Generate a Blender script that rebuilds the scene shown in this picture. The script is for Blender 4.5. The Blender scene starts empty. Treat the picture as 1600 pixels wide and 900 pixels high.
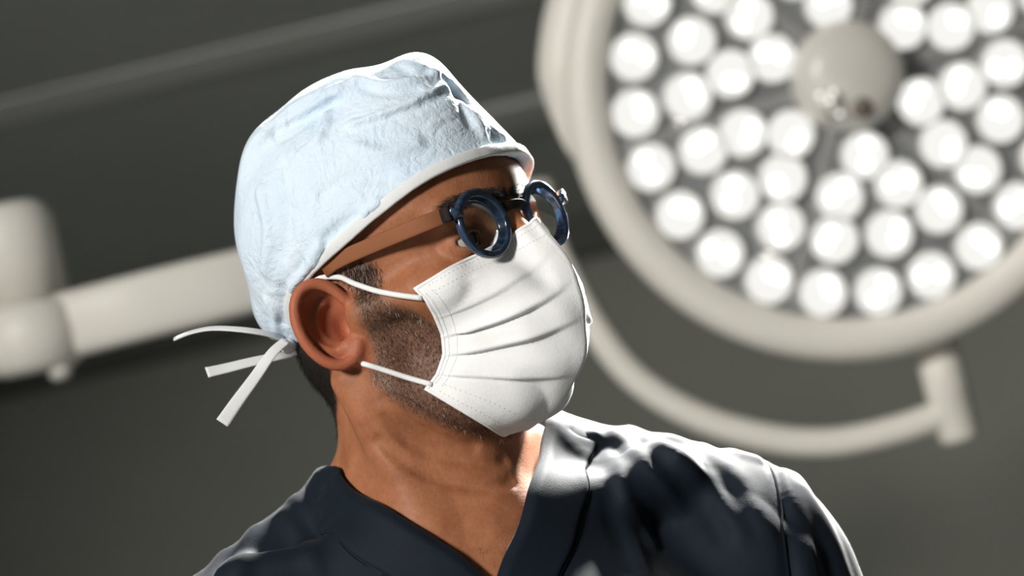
import bpy, math, random
import numpy as np
from mathutils import Matrix, Vector, Quaternion

# ---------------------------------------------------------------- camera
SC = bpy.context.scene
FPX = 85.0 / 36.0 * 1600.0                 # focal length in pixels of the 1600 x 900 frame
PITCH, ROLL = math.radians(18.0), math.radians(13.5)
CAM = np.array([0.0, 0.0, 1.14])
_f = np.array([0.0, math.cos(PITCH), math.sin(PITCH)])
_u0 = np.array([0.0, -math.sin(PITCH), math.cos(PITCH)])
_r0 = np.array([1.0, 0.0, 0.0])
RT = math.cos(ROLL) * _r0 - math.sin(ROLL) * _u0     # camera right
UP = math.sin(ROLL) * _r0 + math.cos(ROLL) * _u0     # camera up
FW = _f
RC = np.stack([RT, UP, -FW], 1)                      # camera axes as columns (right, up, back)
cam_d = bpy.data.cameras.new('camera')
cam_d.lens = 85.0; cam_d.sensor_width = 36.0; cam_d.sensor_fit = 'HORIZONTAL'
cam_d.clip_start = 0.05; cam_d.clip_end = 60
cam = bpy.data.objects.new('camera', cam_d)
SC.collection.objects.link(cam)
_m = Matrix.Identity(4)
for i in range(3):
    for j in range(3):
        _m[i][j] = RC[i, j]
    _m[i][3] = CAM[i]
cam.matrix_world = _m
SC.camera = cam
cam_d.dof.use_dof = True
cam_d.dof.focus_distance = 1.575
cam_d.dof.aperture_fstop = 4.2

# ---------------------------------------------------------------- world, large lights, exposure
W = bpy.data.worlds.new('room_air'); SC.world = W; W.use_nodes = True
W.node_tree.nodes['Background'].inputs[0].default_value = (0.75, 0.80, 0.78, 1)
W.node_tree.nodes['Background'].inputs[1].default_value = 0.05
SC.view_settings.view_transform = 'Standard'
SC.view_settings.look = 'None'
SC.view_settings.gamma = 1.0
SC.view_settings.use_curve_mapping = False
SC.view_settings.exposure = 0.0

def cam_pt(u, v, w):
    """point given right / up / forward of the camera (metres)"""
    return CAM + RT * u + UP * v + FW * w

def aim(o, target):
    d = Vector(target) - o.location
    o.rotation_euler = d.to_track_quat('-Z', 'Y').to_euler()

def area(name, loc, target, size, power, col, spread=180):
    l = bpy.data.lights.new(name, 'AREA'); l.shape = 'DISK'; l.size = size
    l.energy = power; l.color = col; l.spread = math.radians(spread)
    o = bpy.data.objects.new(name, l); SC.collection.objects.link(o)
    o.location = loc; aim(o, target); return o

# added key light, source unseen beside the camera: main light on cap, cheek and mask
KEY = area('added_key_light', cam_pt(-2.6, 0.92, -1.1), cam_pt(0.38, 0.0, 1.85), 0.72, 24.0, (1.0, 0.965, 0.91), 66)
# added rim light behind the man, above the frame, with no lamp body
RIM = area('added_rim_light', cam_pt(0.30, 0.90, 2.64), cam_pt(0.08, -0.12, 1.62), 0.14, 34.0, (1.0, 0.98, 0.93), 70)

# ---------------------------------------------------------------- frames of head and chest
def frame(px, py, depth, th, al, ph):
    th, al, ph = map(math.radians, (th, al, ph))
    F = np.array([math.sin(th), math.cos(th) * math.sin(al), math.cos(th) * math.cos(al)])
    X = np.array([math.cos(th), -math.sin(th) * math.sin(al), -math.sin(th) * math.cos(al)])
    Z = np.array([0.0, math.cos(al), -math.sin(al)])
    R = np.array([[math.cos(ph), -math.sin(ph), 0], [math.sin(ph), math.cos(ph), 0], [0, 0, 1]])
    A = RC @ R @ np.stack([X, F, Z], 1)               # columns: his left, forward, up
    o = CAM + depth * (FW + RT * (px - 800) / FPX + UP * (450 - py) / FPX)
    return A, o
HA, HO = frame(657, 485, 1.643, 52.0, 5.0, 17.4)      # head, millimetres, origin between the ear canals
TA, TO = frame(715, 838, 1.630, 8.0, 17.0, 15.5)      # chest, millimetres, origin inside the neck base

def h2w(p): return HO + (np.asarray(p, float) * 0.001) @ HA.T
def t2w(p): return TO + (np.asarray(p, float) * 0.001) @ TA.T
def w2h(p): return ((np.asarray(p, float) - HO) @ HA) * 1000.0
def w2t(p): return ((np.asarray(p, float) - TO) @ TA) * 1000.0
H2T_A = (HA.T @ TA)                                   # row vector head -> chest
H2T_O = ((HO - TO) @ TA) * 1000.0
def h2t(p): return np.asarray(p) @ H2T_A.astype(np.asarray(p).dtype) + H2T_O.astype(np.asarray(p).dtype)
def t2h(p): return w2h(t2w(p))
def ray(px, py):
    d = FW + RT * (px - 800) / FPX + UP * (450 - py) / FPX
    return d / np.linalg.norm(d)
def w2px(p):
    c = (np.asarray(p, float) - CAM) @ RC
    return np.stack([800 + FPX * c[..., 0] / -c[..., 2], 450 - FPX * c[..., 1] / -c[..., 2]], -1)

# ---------------------------------------------------------------- distance-field tools (millimetres)
def smin(a, b, k):
    h = np.maximum(k - np.abs(a - b), 0.0) / k
    return np.minimum(a, b) - h * h * k * 0.25
def smax(a, b, k): return -smin(-a, -b, k)
def ell(P, c, r, rot=None):
    q = P - np.asarray(c, P.dtype)
    if rot is not None: q = q @ np.asarray(rot, P.dtype)
    r = np.asarray(r, P.dtype)
    k0 = np.sqrt(((q / r) ** 2).sum(-1)); k1 = np.sqrt(((q / (r * r)) ** 2).sum(-1)) + 1e-6
    return k0 * (k0 - 1.0) / k1
def cap(P, a, b, ra, rb):
    a = np.asarray(a, P.dtype); b = np.asarray(b, P.dtype); ab = b - a
    t = np.clip(((P - a) @ ab) / (ab @ ab), 0, 1)
    return np.sqrt(((P - a - t[..., None] * ab) ** 2).sum(-1)) - (ra + (rb - ra) * t)
def mir(P):
    Q = P.copy(); Q[..., 0] = -np.abs(Q[..., 0]); return Q
def polyline(P, pts, r0, r1=None):
    d = None; n = len(pts) - 1; r1 = r0 if r1 is None else r1
    for i in range(n):
        e = cap(P, pts[i], pts[i + 1], r0 + (r1 - r0) * i / n, r0 + (r1 - r0) * (i + 1) / n)
        d = e if d is None else np.minimum(d, e)
    return d
def poly_sd(x, y, poly):
    """signed distance to a 2-D polygon, negative inside"""
    poly = np.asarray(poly, float); n = len(poly); d = np.full(x.shape, 1e9); ins = np.zeros(x.shape, bool)
    for i in range(n):
        a, b = poly[i], poly[(i + 1) % n]; e = b - a
        wx, wy = x - a[0], y - a[1]
        t = np.clip((wx * e[0] + wy * e[1]) / (e @ e), 0, 1)
        d = np.minimum(d, (wx - t * e[0]) ** 2 + (wy - t * e[1]) ** 2)
        c = ((a[1] > y) != (b[1] > y))
        xi = a[0] + (y - a[1]) * e[0] / (e[1] if abs(e[1]) > 1e-9 else 1e-9)
        ins ^= c & (x < xi)
    d = np.sqrt(d); return np.where(ins, -d, d)

def grid_field(fn, lo, hi, h, coarse=4, band=9.0):
    """sample fn on a fine grid, evaluating only near the surface"""
    lo = np.asarray(lo, float); hi = np.asarray(hi, float); H = h * coarse
    nc = np.ceil((hi - lo) / H).astype(int) + 1
    ax = [lo[i] + H * np.arange(nc[i]) for i in range(3)]
    G = np.stack(np.meshgrid(*ax, indexing='ij'), -1).astype(np.float32)
    C = fn(G.reshape(-1, 3)).reshape(nc)
    F = np.repeat(np.repeat(np.repeat(C, coarse, 0), coarse, 1), coarse, 2)
    near = np.abs(F) < band + H
    idx = np.argwhere(near)
    off = np.float32(0)
    for s in range(0, len(idx), 1500000):
        b = idx[s:s + 1500000]
        F[b[:, 0], b[:, 1], b[:, 2]] = fn((b * h + lo).astype(np.float32))
    return F, lo

def surface_nets(F, lo, h):
    S = F < 0
    n = F.shape
    c = np.zeros((n[0] - 1, n[1] - 1, n[2] - 1), np.int8)
    for a in (0, 1):
        for b in (0, 1):
            for d in (0, 1):
                c += S[a:n[0] - 1 + a, b:n[1] - 1 + b, d:n[2] - 1 + d]
    cells = np.argwhere((c > 0) & (c < 8))
    vid = np.full(c.shape, -1, np.int32); vid[cells[:, 0], cells[:, 1], cells[:, 2]] = np.arange(len(cells))
    acc = np.zeros((len(cells), 3)); cnt = np.zeros(len(cells))
    I, J, K = cells.T
    cor = [(a, b, d) for a in (0, 1) for b in (0, 1) for d in (0, 1)]
    for p in cor:
        for ax in range(3):
            if p[ax]: continue
            q = list(p); q[ax] = 1
            f0 = F[I + p[0], J + p[1], K + p[2]].astype(float); f1 = F[I + q[0], J + q[1], K + q[2]].astype(float)
            m = (f0 < 0) != (f1 < 0)
            t = np.where(m, f0 / np.where(m, f0 - f1, 1), 0)
            pos = np.tile(np.array(p, float), (len(cells), 1)); pos[:, ax] += t
            acc += pos * m[:, None]; cnt += m
    V = (cells + acc / cnt[:, None]) * h + lo
    Q = []
    for ax in range(3):
        A, B = [(1, 2), (2, 0), (0, 1)][ax]
        sl0 = [slice(None)] * 3; sl1 = [slice(None)] * 3
        sl0[ax] = slice(0, -1); sl1[ax] = slice(1, None)
        s0, s1 = S[tuple(sl0)], S[tuple(sl1)]
        e = np.argwhere(s0 != s1)
        e = e[(e[:, A] > 0) & (e[:, B] > 0) & (e[:, A] < n[A] - 1) & (e[:, B] < n[B] - 1)]
        def vv(da, db):
            x = e.copy(); x[:, A] -= da; x[:, B] -= db
            return vid[x[:, 0], x[:, 1], x[:, 2]]
        q = np.stack([vv(1, 1), vv(0, 1), vv(0, 0), vv(1, 0)], 1)
        fl = ~s0[e[:, 0], e[:, 1], e[:, 2]]
        q[fl] = q[fl][:, ::-1]
        Q.append(q)
    Q = np.concatenate(Q); Q = Q[(Q >= 0).all(1)]
    return V, Q

def grad(fn, P, e=0.6):
    P = np.asarray(P, np.float32); g = np.zeros(P.shape)
    for i in range(3):
        d = np.zeros(3, np.float32); d[i] = e
        g[:, i] = fn(P + d) - fn(P - d)
    return g / (np.linalg.norm(g, axis=1, keepdims=True) + 1e-9)
def march(fn, pxs, toframe, axes, off=0.0, t0=1150.0, t1=2100.0):
    """where the sight lines through photo pixels meet a field (frame millimetres)"""
    pxs = np.asarray(pxs, float).reshape(-1, 2)
    D = np.stack([ray(*p) for p in pxs]) @ axes
    o = toframe(CAM)
    t = np.full(len(pxs), t0); best = np.full(len(pxs), 1e9); tb = t.copy()
    for _ in range(140):
        P = (o + D * t[:, None])
        d = fn(P.astype(np.float32)).astype(float) - off
        b = d < best; best = np.where(b, d, best); tb = np.where(b, t, tb)
        t = np.minimum(t + np.clip(d * 0.7, 0.02, 40) * (d > 0.05), t1)
    t = np.where(best < 0.6, t, tb)
    return o + D * t[:, None], best
def deepest(fn, pxs, toframe, axes):
    o = toframe(CAM); out = []; ev = []
    for p in pxs:
        D = ray(*p) @ axes; t = np.linspace(1300, 2000, 900)
        Q = (o + D * t[:, None]).astype(np.float32); d = fn(Q); i = int(np.argmin(d)); out.append(Q[i]); ev.append(d[i])
    return np.array(out, float), np.array(ev, float)
def rbf(P, C, E, sig):
    w = np.exp(-((P[:, None, :] - C[None].astype(P.dtype)) ** 2).sum(-1) / (2 * sig ** 2))
    return (w @ E.astype(P.dtype)) / np.maximum(w.sum(1), 0.35)
def newton(fn, P, off=0.0, n=8):
    P = np.asarray(P, np.float32)
    for _ in range(n):
        P = (P - grad(fn, P) * (fn(P) - off)[:, None] * 0.9).astype(np.float32)
    return P.astype(float)

# ---------------------------------------------------------------- objects
def link(o, parent=None):
    SC.collection.objects.link(o)
    if parent is not None: o.parent = parent
    return o
def mesh_obj(name, V, F, mat, parent=None, smooth=True, origin=None):
    V = np.asarray(V, float)
    base = np.array(parent_world(parent)) if parent is not None else (np.asarray(origin, float) if origin is not None else np.zeros(3))
    me = bpy.data.meshes.new(name)
    if isinstance(F, np.ndarray) and F.ndim == 2:
        k = F.shape[1]
        me.vertices.add(len(V)); me.vertices.foreach_set('co', (V - base).astype(np.float32).ravel())
        me.loops.add(F.size); me.loops.foreach_set('vertex_index', F.astype(np.int32).ravel())
        me.polygons.add(len(F)); me.polygons.foreach_set('loop_start', np.arange(0, F.size, k, dtype=np.int32))
        me.polygons.foreach_set('loop_total', np.full(len(F), k, np.int32))
        me.update(calc_edges=True); me.validate()
    else:
        me.from_pydata([tuple(v) for v in (V - base)], [], [tuple(int(i) for i in f) for f in F]); me.update()
    me.polygons.foreach_set('use_smooth', np.full(len(me.polygons), smooth, bool))
    if mat is not None: me.materials.append(mat)
    o = link(bpy.data.objects.new(name, me), parent)
    if parent is None: o.location = Vector(base)
    return o
def parent_world(p):
    v = Vector((0, 0, 0))
    while p is not None:
        v = v + p.location; p = p.parent
    return v
def empty(name, loc):
    o = link(bpy.data.objects.new(name, None)); o.location = Vector(loc); o.empty_display_size = 0.05; return o
def tag(o, label, cat, group=None):
    o['label'] = label; o['category'] = cat
    if group: o['group'] = group
    return o
def structure(o, label=None):
    o['kind'] = 'structure'
    if label: o['label'] = label
    return o
def mod(o, typ, **kw):
    m = o.modifiers.new(typ.lower(), typ)
    for k, v in kw.items(): setattr(m, k, v)
    return m
def attr(o, name, vals):
    a = o.data.attributes.new(name, 'FLOAT', 'POINT'); a.data.foreach_set('value', np.asarray(vals, np.float32)); return a

def catmull(P, n):
    P = np.asarray(P, float); m = len(P)
    Q = np.concatenate([[2 * P[0] - P[1]], P, [2 * P[-1] - P[-2]]])
    ts = np.linspace(0, m - 1, n); i = np.clip(ts.astype(int), 0, m - 2); f = (ts - i)[:, None]
    a, b, c, d = Q[i], Q[i + 1], Q[i + 2], Q[i + 3]
    return 0.5 * (2 * b + (c - a) * f + (2 * a - 5 * b + 4 * c - d) * f ** 2 + (3 * b - 3 * c + d - a) * f ** 3)
def tube(P, r, seg=10, closed=False, aspect=None, upv=None, caps=True):
    """tube along P; r scalar or array; aspect = flat tube (width factor along side, r is half thickness)"""
    P = np.asarray(P, float); n = len(P); r = np.broadcast_to(np.asarray(r, float), (n,))
    T = np.gradient(P, axis=0) if not closed else np.roll(P, -1, 0) - np.roll(P, 1, 0)
    T /= np.linalg.norm(T, axis=1, keepdims=True)
    N = np.zeros_like(P)
    if upv is not None:
        u = np.broadcast_to(np.asarray(upv, float), P.shape)
        N = u - (u * T).sum(1, keepdims=True) * T; N /= np.linalg.norm(N, axis=1, keepdims=True) + 1e-12
    else:
        v = np.cross(T[0], [0.3, 0.5, 0.81]); v /= np.linalg.norm(v)
        for i in range(n):
            v = v - (v @ T[i]) * T[i]; v /= np.linalg.norm(v); N[i] = v
    B = np.cross(T, N)
    a = np.arange(seg) * 2 * math.pi / seg
    asp = 1.0 if aspect is None else aspect
    ca, sa = np.cos(a), np.sin(a)
    if aspect is not None:                       # squarer section for ribbons
        ca = np.sign(ca) * np.abs(ca) ** 0.45; sa = np.sign(sa) * np.abs(sa) ** 0.6
    V = P[:, None] + r[:, None, None] * (N[:, None] * ca[None, :, None] + B[:, None] * (sa * asp)[None, :, None])
    V = V.reshape(-1, 3); F = []
    for i in range(n if closed else n - 1):
        for j in range(seg):
            i2 = (i + 1) % n
            F.append((i * seg + j, i * seg + (j + 1) % seg, i2 * seg + (j + 1) % seg, i2 * seg + j))
    if not closed and caps:
        F.append(tuple(range(seg))[::-1]); F.append(tuple((n - 1) * seg + j for j in range(seg)))
    return V, F
def lathe(prof, seg=48, close_ends=True):
    """profile of (radius, height) around z"""
    V = []; F = []; n = len(prof)
    for r, z in prof:
        for j in range(seg):
            a = 2 * math.pi * j / seg; V.append((r * math.cos(a), r * math.sin(a), z))
    for i in range(n - 1):
        for j in range(seg):
            F.append((i * seg + j, i * seg + (j + 1) % seg, (i + 1) * seg + (j + 1) % seg, (i + 1) * seg + j))
    if close_ends:
        F.append(tuple(range(seg))[::-1]); F.append(tuple((n - 1) * seg + j for j in range(seg)))
    return np.array(V), F
def box(lo, hi, bev=0.0):
    """rounded box from bevelled corners"""
    lo = np.asarray(lo, float); hi = np.asarray(hi, float)
    x = [lo, hi]; V = []
    if bev <= 0:
        for i in (0, 1):
            for j in (0, 1):
                for k in (0, 1): V.append((x[i][0], x[j][1], x[k][2]))
        return np.array(V), [(0, 1, 3, 2), (4, 6, 7, 5), (0, 4, 5, 1), (2, 3, 7, 6), (0, 2, 6, 4), (1, 5, 7, 3)]
    import bmesh
    V, F = box(lo, hi); bm = bmesh.new()
    vs = [bm.verts.new(v) for v in V]
    for f in F: bm.faces.new([vs[i] for i in f])
    bmesh.ops.bevel(bm, geom=bm.edges[:] , offset=bev, segments=3, affect='EDGES', profile=0.5)
    bm.verts.ensure_lookup_table()
    V = np.array([v.co[:] for v in bm.verts]); F = [tuple(v.index for v in f.verts) for f in bm.faces]; bm.free()
    return V, F

# ---------------------------------------------------------------- materials
def mat(name):
    m = bpy.data.materials.new(name); m.use_nodes = True
    nt = m.node_tree; return m, nt, nt.nodes['Principled BSDF']
def nd(nt, typ, **kw):
    n = nt.nodes.new(typ)
    for k, v in kw.items():
        if k.startswith('i_'): n.inputs[k[2:].replace('_', ' ')].default_value = v
        else: setattr(n, k, v)
    return n
def noise(nt, scale, detail=4, rough=0.55, dist=0.0, vec=None):
    n = nd(nt, 'ShaderNodeTexNoise'); n.inputs['Scale'].default_value = scale; n.inputs['Detail'].default_value = detail
    n.inputs['Roughness'].default_value = rough; n.inputs['Distortion'].default_value = dist
    if vec is None:
        g = nd(nt, 'ShaderNodeNewGeometry'); vec = g.outputs['Position']
    nt.links.new(vec, n.inputs['Vector']); return n
def ramp(nt, src, stops):
    r = nd(nt, 'ShaderNodeValToRGB'); cr = r.color_ramp
    while len(cr.elements) < len(stops): cr.elements.new(0.5)
    for e, (p, c) in zip(cr.elements, stops): e.position = p; e.color = (*c, 1)
    nt.links.new(src, r.inputs[0]); return r
def bump(nt, b, src, strength, dist, prev=None):
    n = nd(nt, 'ShaderNodeBump'); n.inputs['Strength'].default_value = strength; n.inputs['Distance'].default_value = dist
    nt.links.new(src, n.inputs['Height'])
    if prev is not None: nt.links.new(prev, n.inputs['Normal'])
    nt.links.new(n.outputs[0], b.inputs['Normal']); return n.outputs[0]
def simple(name, col, rough=0.5, metal=0.0, spec=0.5, var=0.06, scale=40):
    m, nt, b = mat(name)
    n = noise(nt, scale, 3)
    r = ramp(nt, n.outputs[0], [(0.3, tuple(c * (1 - var) for c in col)), (0.7, tuple(min(1, c * (1 + var)) for c in col))])
    nt.links.new(r.outputs[0], b.inputs['Base Color'])
    b.inputs['Roughness'].default_value = rough; b.inputs['Metallic'].default_value = metal
    b.inputs['Specular IOR Level'].default_value = spec
    return m
def skin_material():
    m, nt, b = mat('skin')
    n1 = noise(nt, 55, 5, 0.6); n2 = noise(nt, 420, 3, 0.6)
    base = ramp(nt, n1.outputs[0], [(0.30, (0.27, 0.100, 0.046)), (0.52, (0.335, 0.132, 0.064)), (0.75, (0.39, 0.163, 0.084))])
    fine = nd(nt, 'ShaderNodeMixRGB', blend_type='MULTIPLY'); fine.inputs[0].default_value = 0.35
    fr = ramp(nt, n2.outputs[0], [(0.35, (0.72, 0.68, 0.66)), (0.6, (1, 1, 1))])
    nt.links.new(base.outputs[0], fine.inputs[1]); nt.links.new(fr.outputs[0], fine.inputs[2])
    # shaved hair roots: a colour of the skin itself, from a per-vertex density
    a = nd(nt, 'ShaderNodeAttribute', attribute_name='stubble'); n3 = noise(nt, 900, 2, 0.5)
    sr = ramp(nt, n3.outputs[0], [(0.40, (0.095, 0.055, 0.040)), (0.62, (0.175, 0.092, 0.058))])
    mx = nd(nt, 'ShaderNodeMixRGB'); nt.links.new(a.outputs['Fac'], mx.inputs[0])
    nt.links.new(fine.outputs[0], mx.inputs[1]); nt.links.new(sr.outputs[0], mx.inputs[2])
    h = nd(nt, 'ShaderNodeAttribute', attribute_name='scalp')
    mh = nd(nt, 'ShaderNodeMixRGB'); nt.links.new(h.outputs['Fac'], mh.inputs[0]); nt.links.new(mx.outputs[0], mh.inputs[1])
    mh.inputs[2].default_value = (0.016, 0.012, 0.010, 1)
    er = nd(nt, 'ShaderNodeAttribute', attribute_name='flush')
    me_ = nd(nt, 'ShaderNodeMixRGB'); nt.links.new(er.outputs['Fac'], me_.inputs[0]); nt.links.new(mh.outputs[0], me_.inputs[1])
    me_.inputs[2].default_value = (0.36, 0.105, 0.055, 1)
    nt.links.new(me_.outputs[0], b.inputs['Base Color'])
    b.inputs['Roughness'].default_value = 0.55; b.inputs['Specular IOR Level'].default_value = 0.25
    b.inputs['Subsurface Weight'].default_value = 0.12
    b.inputs['Subsurface Radius'].default_value = (0.010, 0.0035, 0.0018); b.inputs['Subsurface Scale'].default_value = 0.6
    p = bump(nt, b, n2.outputs[0], 0.18, 0.0012)
    v = nd(nt, 'ShaderNodeTexVoronoi'); v.inputs['Scale'].default_value = 900
    g = nd(nt, 'ShaderNodeNewGeometry'); nt.links.new(g.outputs['Position'], v.inputs['Vector'])
    bump(nt, b, v.outputs['Distance'], 0.12, 0.0006, p)
    return m

def cap_material():
    m, nt, b = mat('cap_nonwoven_fabric')
    n1 = noise(nt, 26, 4, 0.55); 
    base = ramp(nt, n1.outputs[0], [(0.3, (0.55, 0.66, 0.78)), (0.7, (0.62, 0.71, 0.80))])
    nt.links.new(base.outputs[0], b.inputs['Base Color'])
    b.inputs['Roughness'].default_value = 0.8; b.inputs['Specular IOR Level'].default_value = 0.15
    b.inputs['Sheen Weight'].default_value = 0.1
    # crumpled creases: ridges of a distorted noise, then fine fibre
    nA = noise(nt, 42, 4, 0.5, 0.7)
    r = nd(nt, 'ShaderNodeMath', operation='SUBTRACT'); r.inputs[1].default_value = 0.5; nt.links.new(nA.outputs[0], r.inputs[0])
    ab = nd(nt, 'ShaderNodeMath', operation='ABSOLUTE'); nt.links.new(r.outputs[0], ab.inputs[0])
    p = bump(nt, b, ab.outputs[0], 0.55, 0.007)
    nB = noise(nt, 150, 3, 0.6, 1.2); p = bump(nt, b, nB.outputs[0], 0.42, 0.0024, p)
    nC = noise(nt, 900, 2, 0.5); bump(nt, b, nC.outputs[0], 0.2, 0.0006, p)
    tr = b.inputs['Subsurface Weight']; tr.default_value = 0.08; b.inputs['Subsurface Radius'].default_value = (0.004, 0.004, 0.004)
    return m

def white_cloth(name, col=(0.74, 0.745, 0.75), bscale=700, bstr=0.25):
    m, nt, b = mat(name)
    n = noise(nt, 60, 4); r = ramp(nt, n.outputs[0], [(0.3, tuple(c * 0.95 for c in col)), (0.7, col)])
    nt.links.new(r.outputs[0], b.inputs['Base Color'])
    b.inputs['Roughness'].default_value = 0.85; b.inputs['Specular IOR Level'].default_value = 0.15
    n2 = noise(nt, bscale, 2); bump(nt, b, n2.outputs[0], bstr, 0.0008)
    return m

def mask_material():
    m, nt, b = mat('mask_nonwoven')
    b.inputs['Base Color'].default_value = (0.79, 0.79, 0.80, 1)
    b.inputs['Roughness'].default_value = 0.8; b.inputs['Specular IOR Level'].default_value = 0.2
    v = nd(nt, 'ShaderNodeTexVoronoi'); v.inputs['Scale'].default_value = 650
    g = nd(nt, 'ShaderNodeNewGeometry'); nt.links.new(g.outputs['Position'], v.inputs['Vector'])
    p = bump(nt, b, v.outputs['Distance'], 0.15, 0.0006)
    n = noise(nt, 45, 3, 0.5, 0.5); bump(nt, b, n.outputs[0], 0.14, 0.004, p)
    b.inputs['Subsurface Weight'].default_value = 0.15; b.inputs['Subsurface Radius'].default_value = (0.004, 0.004, 0.004)
    return m

def scrub_material():
    m, nt, b = mat('scrub_navy_cotton')
    n = noise(nt, 30, 4); r = ramp(nt, n.outputs[0], [(0.3, (0.0038, 0.0080, 0.0145)), (0.7, (0.0050, 0.0100, 0.0175))])
    nt.links.new(r.outputs[0], b.inputs['Base Color'])
    b.inputs['Roughness'].default_value = 0.72; b.inputs['Specular IOR Level'].default_value = 0.16
    b.inputs['Sheen Weight'].default_value = 0.05; b.inputs['Sheen Roughness'].default_value = 0.4
    n2 = noise(nt, 1100, 2); p = bump(nt, b, n2.outputs[0], 0.25, 0.0006)
    n3 = noise(nt, 22, 3, 0.5, 0.4); bump(nt, b, n3.outputs[0], 0.05, 0.01, p)
    return m

def lens_glass():
    m, nt, b = mat('spectacle_lens'); nt.nodes.remove(b)
    t = nd(nt, 'ShaderNodeBsdfTransparent'); t.inputs[0].default_value = (0.965, 0.975, 0.97, 1)
    g = nd(nt, 'ShaderNodeBsdfGlossy'); g.inputs['Roughness'].default_value = 0.02
    f = nd(nt, 'ShaderNodeFresnel'); f.inputs[0].default_value = 1.25
    mx = nd(nt, 'ShaderNodeMixShader'); nt.links.new(f.outputs[0], mx.inputs[0])
    nt.links.new(t.outputs[0], mx.inputs[1]); nt.links.new(g.outputs[0], mx.inputs[2])
    nt.links.new(mx.outputs[0], nt.nodes['Material Output'].inputs[0]); return m

def acetate():
    m, nt, b = mat('blue_acetate')
    n = noise(nt, 90, 3, 0.5, 1.5)
    r = ramp(nt, n.outputs[0], [(0.35, (0.012, 0.025, 0.050)), (0.65, (0.038, 0.066, 0.125))])
    nt.links.new(r.outputs[0], b.inputs['Base Color'])
    b.inputs['Roughness'].default_value = 0.16; b.inputs['Specular IOR Level'].default_value = 0.6
    b.inputs['Transmission Weight'].default_value = 0.12
    return m

def emit(name, col, s):
    m, nt, b = mat(name); nt.nodes.remove(b)
    e = nd(nt, 'ShaderNodeEmission'); e.inputs[0].default_value = (*col, 1); e.inputs[1].default_value = s
    nt.links.new(e.outputs[0], nt.nodes['Material Output'].inputs[0]); return m

SKIN = skin_material(); CAPM = cap_material(); TRIM = white_cloth('cap_edging_cloth', (0.68, 0.69, 0.70)); MASK = mask_material()
ELASTIC = white_cloth('elastic_cord', (0.76, 0.76, 0.76)); SCRUB = scrub_material(); GLASS = lens_glass(); ACET = acetate()
SEAM = simple('scrub_seam_thread', (0.004, 0.006, 0.010), 0.9, 0, 0.1)
COPPER = simple('copper_brown_metal', (0.22, 0.082, 0.036), 0.7, 0.0, 0.2, 0.03)
DKMETAL = simple('dark_brown_metal', (0.014, 0.010, 0.009), 0.75, 0.0, 0.2)
SILVER = simple('hinge_steel', (0.55, 0.55, 0.53), 0.25, 0.9)
PADM = simple('clear_nose_pad', (0.55, 0.42, 0.30), 0.15, 0, 0.7)
HAIRM = simple('dark_hair', (0.010, 0.007, 0.006), 0.5, 0, 0.4)
GREYH = simple('grey_hair', (0.62, 0.60, 0.56), 0.45, 0, 0.4)
STITCH = simple('mask_emboss', (0.52, 0.52, 0.54), 0.9, 0, 0.1)
SCLERA = simple('eye_white', (0.42, 0.39, 0.36), 0.15, 0, 0.5)
IRIS = simple('dark_iris', (0.012, 0.007, 0.005), 0.1, 0, 0.6)
LAMPW = simple('lamp_enamel', (0.90, 0.87, 0.80), 0.42, 0, 0.4, 0.02, 6)
LAMPG = simple('lamp_grey_plastic', (0.70, 0.68, 0.63), 0.35, 0, 0.5, 0.03, 10)
PLATE = simple('lamp_front_pane', (0.24, 0.25, 0.255), 0.3, 0, 0.5, 0.25, 7)
SPOKE = simple('lamp_rib_metal', (0.42, 0.42, 0.42), 0.3, 0.3)
# ---------------------------------------------------------------- the room
def room_mat(name, col, sc=1.2):
    m, nt, b = mat(name); n = noise(nt, sc, 4)
    r = ramp(nt, n.outputs[0], [(0.3, tuple(c * 0.92 for c in col)), (0.7, tuple(c * 1.08 for c in col))])
    nt.links.new(r.outputs[0], b.inputs['Base Color']); b.inputs['Roughness'].default_value = 0.75; b.inputs['Specular IOR Level'].default_value = 0.2
    n2 = noise(nt, 160, 2); bump(nt, b, n2.outputs[0], 0.05, 0.002); return m
WALLM = room_mat('wall_paint_grey', (0.37, 0.38, 0.34)); CEILM = room_mat('ceiling_paint_grey', (0.53, 0.55, 0.54)); FLOORM = room_mat('floor_vinyl', (0.25, 0.26, 0.25))
X0, X1, Y0, Y1, ZC = -3.2, 3.4, -2.2, 5.08, 2.9
def slab_box(name, lo, hi, m):
    V, F = box(lo, hi); o = mesh_obj(name, V, F, m, None, False); return structure(o)
slab_box('floor', (X0, Y0, -0.1), (X1, Y1, 0), FLOORM); slab_box('ceiling', (X0, Y0, ZC), (X1, Y1, ZC + 0.1), CEILM)
slab_box('wall_back', (X0, Y1, 0), (X1, Y1 + 0.1, ZC), WALLM); slab_box('wall_front', (X0, Y0 - 0.1, 0), (X1, Y0, ZC), WALLM)
slab_box('wall_left', (X0 - 0.1, Y0, 0), (X0, Y1, ZC), WALLM); slab_box('wall_right', (X1, Y0, 0), (X1 + 0.1, Y1, ZC), WALLM)
# strip where wall and ceiling meet, the shade of the gap painted dark
slab_box('trim_1', (X0, Y1 - 0.05, ZC - 0.085), (X1, Y1, ZC), room_mat('cornice_gap_shade', (0.14, 0.145, 0.135)))
# ceiling rails, seen as lighter strips
def ceil_at(px, py):
    d = ray(px, py); t = (ZC - CAM[2]) / d[2]; return CAM + d * t
a = ceil_at(0, 172); b = ceil_at(690, 12)
RAILM = room_mat('ceiling_rail_paint', (0.80, 0.81, 0.80))
yy = 0.5 * (a[1] + b[1])
slab_box('trim_2', (X0, yy - 0.045, ZC - 0.005), (X1, yy + 0.045, ZC), RAILM)
c = ceil_at(850, 165); slab_box('trim_3', (c[0] - 0.35, c[1] - 0.06, ZC - 0.012), (X1, c[1] + 0.06, ZC), room_mat('ceiling_panel_paint', (0.72, 0.73, 0.72)))
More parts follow.
